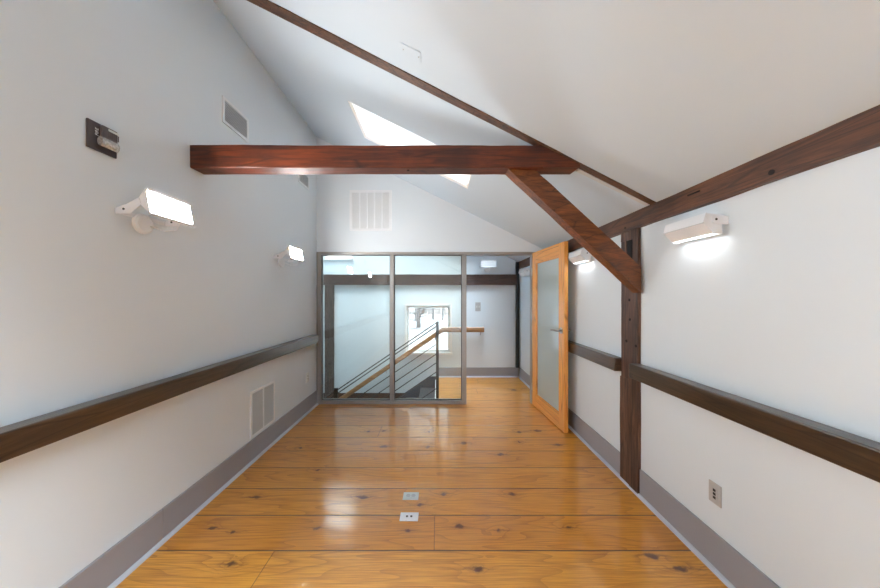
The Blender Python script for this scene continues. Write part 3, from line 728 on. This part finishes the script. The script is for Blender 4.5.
sconce_down('white wall light on the right wall of the landing behind the open door', (XR, 5.08, 1.86), lit='lamp_off')

# ------------------------------------------------------------------ outside
B((-60, YF + 1.5, -3.3), (60, 140, -3)).build('snowy_ground', 'snow', kind='structure')
B((-60, 41, -3.0), (60, 43.5, -2.97)).build('road', 'road', kind='structure')
def tree(x, y, h, r, label, sd):
    rd = random.Random(sd); mb = MB()
    e = empty('bare_tree', (x, y, -3), label, 'tree', 'bare trees beyond the far window')
    mb.tube([(x, y, -3), (x + .05, y, -3 + h*.4), (x - .1, y, -3 + h)], [r, r*.7, r*.2], 8)
    mb.build('trunk', 'bark', e)
    br = MB()
    for i in range(26):
        z = -3 + h * rd.uniform(.12, .95); a = rd.uniform(0, 6.28); l = h * rd.uniform(.12, .3)
        p = Vector((x, y, z)); q2 = p + Vector((math.cos(a)*l, math.sin(a)*l*.4, l*rd.uniform(.1, .6)))
        mid = (p + q2)/2 + Vector((0, 0, -.08*l)); br.tube([p, mid, q2], [r*.3, r*.2, r*.06], 5)
        for k in range(3):
            t = rd.uniform(.4, .95); s0 = p.lerp(q2, t); br.tube([s0, s0 + Vector((rd.uniform(-1,1)*l*.35, 0, rd.uniform(-.2,.5)*l*.6))], [r*.12, r*.04], 4)
    br.build('branches', 'bark', e)
tree(-2.85, 43.8, 9, .34, 'bare tree with the thickest trunk seen through the left of the far window', 1)
tree(-4.2, 56, 8, .2, 'thin bare tree at the left edge of the far window view', 2)
tree(-1.0, 60, 9, .2, 'thin bare tree in the middle of the far window view', 3)
tree(.9, 58, 8, .2, 'thin bare tree at the right edge of the far window view', 5)
mb = MB(); rd = random.Random(8)
for i in range(400):
    x = rd.uniform(-12, 8); y = rd.uniform(75, 85); h = rd.uniform(1.0, 3.8)
    mb.tube([(x, y, -3), (x + rd.uniform(-.6, .6), y, -3 + h)], [.07, .02], 3)
tag(mb.build('brushwood', 'hedge', kind='stuff'), 'distant brown bare brushwood beyond the snow outside the far window', 'bushes')

# ------------------------------------------------------------------ light
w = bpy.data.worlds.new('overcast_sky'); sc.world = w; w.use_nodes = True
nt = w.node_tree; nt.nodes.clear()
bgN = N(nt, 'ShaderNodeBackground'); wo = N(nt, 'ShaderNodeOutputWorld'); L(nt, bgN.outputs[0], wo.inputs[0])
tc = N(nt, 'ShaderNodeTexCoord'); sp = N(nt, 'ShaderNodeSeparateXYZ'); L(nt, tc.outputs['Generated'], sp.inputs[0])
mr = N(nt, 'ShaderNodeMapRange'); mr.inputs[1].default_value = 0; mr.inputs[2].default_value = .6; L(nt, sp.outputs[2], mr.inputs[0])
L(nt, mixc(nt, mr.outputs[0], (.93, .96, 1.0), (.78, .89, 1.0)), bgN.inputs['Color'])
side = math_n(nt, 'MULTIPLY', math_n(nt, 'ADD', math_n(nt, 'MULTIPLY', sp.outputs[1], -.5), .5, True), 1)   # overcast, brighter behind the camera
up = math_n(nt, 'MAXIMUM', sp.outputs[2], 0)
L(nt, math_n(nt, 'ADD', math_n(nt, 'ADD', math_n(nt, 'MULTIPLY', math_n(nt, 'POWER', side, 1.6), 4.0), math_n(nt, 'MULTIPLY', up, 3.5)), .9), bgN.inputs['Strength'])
def portal(loc, rot, sx, sy):
    l = bpy.data.lights.new('sky_portal', 'AREA'); l.shape = 'RECTANGLE'; l.size = sx; l.size_y = sy; l.cycles.is_portal = True
    o = bpy.data.objects.new('sky_portal', l); col.objects.link(o); o.location = loc; o.rotation_euler = rot
th = math.atan(.496)
portal(((WF[0]+WF[1])/2, YF+.12, (WF[2]+WF[3])/2), (-math.pi/2, 0, 0), WF[1]-WF[0], WF[3]-WF[2])
portal(((WU[0]+WU[1])/2, YF+.12, (WU[2]+WU[3])/2), (-math.pi/2, 0, 0), WU[1]-WU[0], WU[3]-WU[2])
portal((XR+.12, (ADDED_WR[0]+ADDED_WR[1])/2, (ADDED_WR[2]+ADDED_WR[3])/2), (0, math.pi/2, 0), ADDED_WR[3]-ADDED_WR[2], ADDED_WR[1]-ADDED_WR[0])
portal((XL-.12, (ADDED_WL[0]+ADDED_WL[1])/2, (ADDED_WL[2]+ADDED_WL[3])/2), (0, -math.pi/2, 0), ADDED_WL[3]-ADDED_WL[2], ADDED_WL[1]-ADDED_WL[0])
portal(((ADDED_WB[0]+ADDED_WB[1])/2, YB-.12, (ADDED_WB[2]+ADDED_WB[3])/2), (math.pi/2, 0, 0), ADDED_WB[1]-ADDED_WB[0], ADDED_WB[3]-ADDED_WB[2])
for s in (SKY1, ADDED_SKY2, ADDED_SKY3):
    xm, ym = (s[0]+s[1])/2, (s[2]+s[3])/2
    portal((xm + .2*.44, ym, zc(xm) + .2*.9), (0, th, 0), (s[1]-s[0])/math.cos(th), s[3]-s[2])

# ------------------------------------------------------------------ camera
cam = bpy.data.cameras.new('camera'); co = bpy.data.objects.new('camera', cam); col.objects.link(co)
co.location = (0, 0, H); co.rotation_euler = (math.pi/2, 0, 0)
cam.sensor_width = 36; cam.lens = 36 * F / 880; cam.shift_x = (440 - VX) / 880; cam.shift_y = (VY - 294) / 880
cam.clip_start = .02; cam.clip_end = 500
sc.camera = co
sc.view_settings.view_transform = 'Standard'; sc.view_settings.look = 'None'; sc.view_settings.gamma = 1
sc.view_settings.exposure = 2.04
sc.cycles.max_bounces = 16; sc.cycles.diffuse_bounces = 10; sc.cycles.glossy_bounces = 6; sc.cycles.transparent_max_bounces = 24; sc.cycles.transmission_bounces = 8
sc.cycles.sample_clamp_indirect = 8; sc.cycles.use_denoising = True; sc.cycles.caustics_reflective = False
for o in list(bpy.data.objects):
    if '_o' in o: del o['_o']
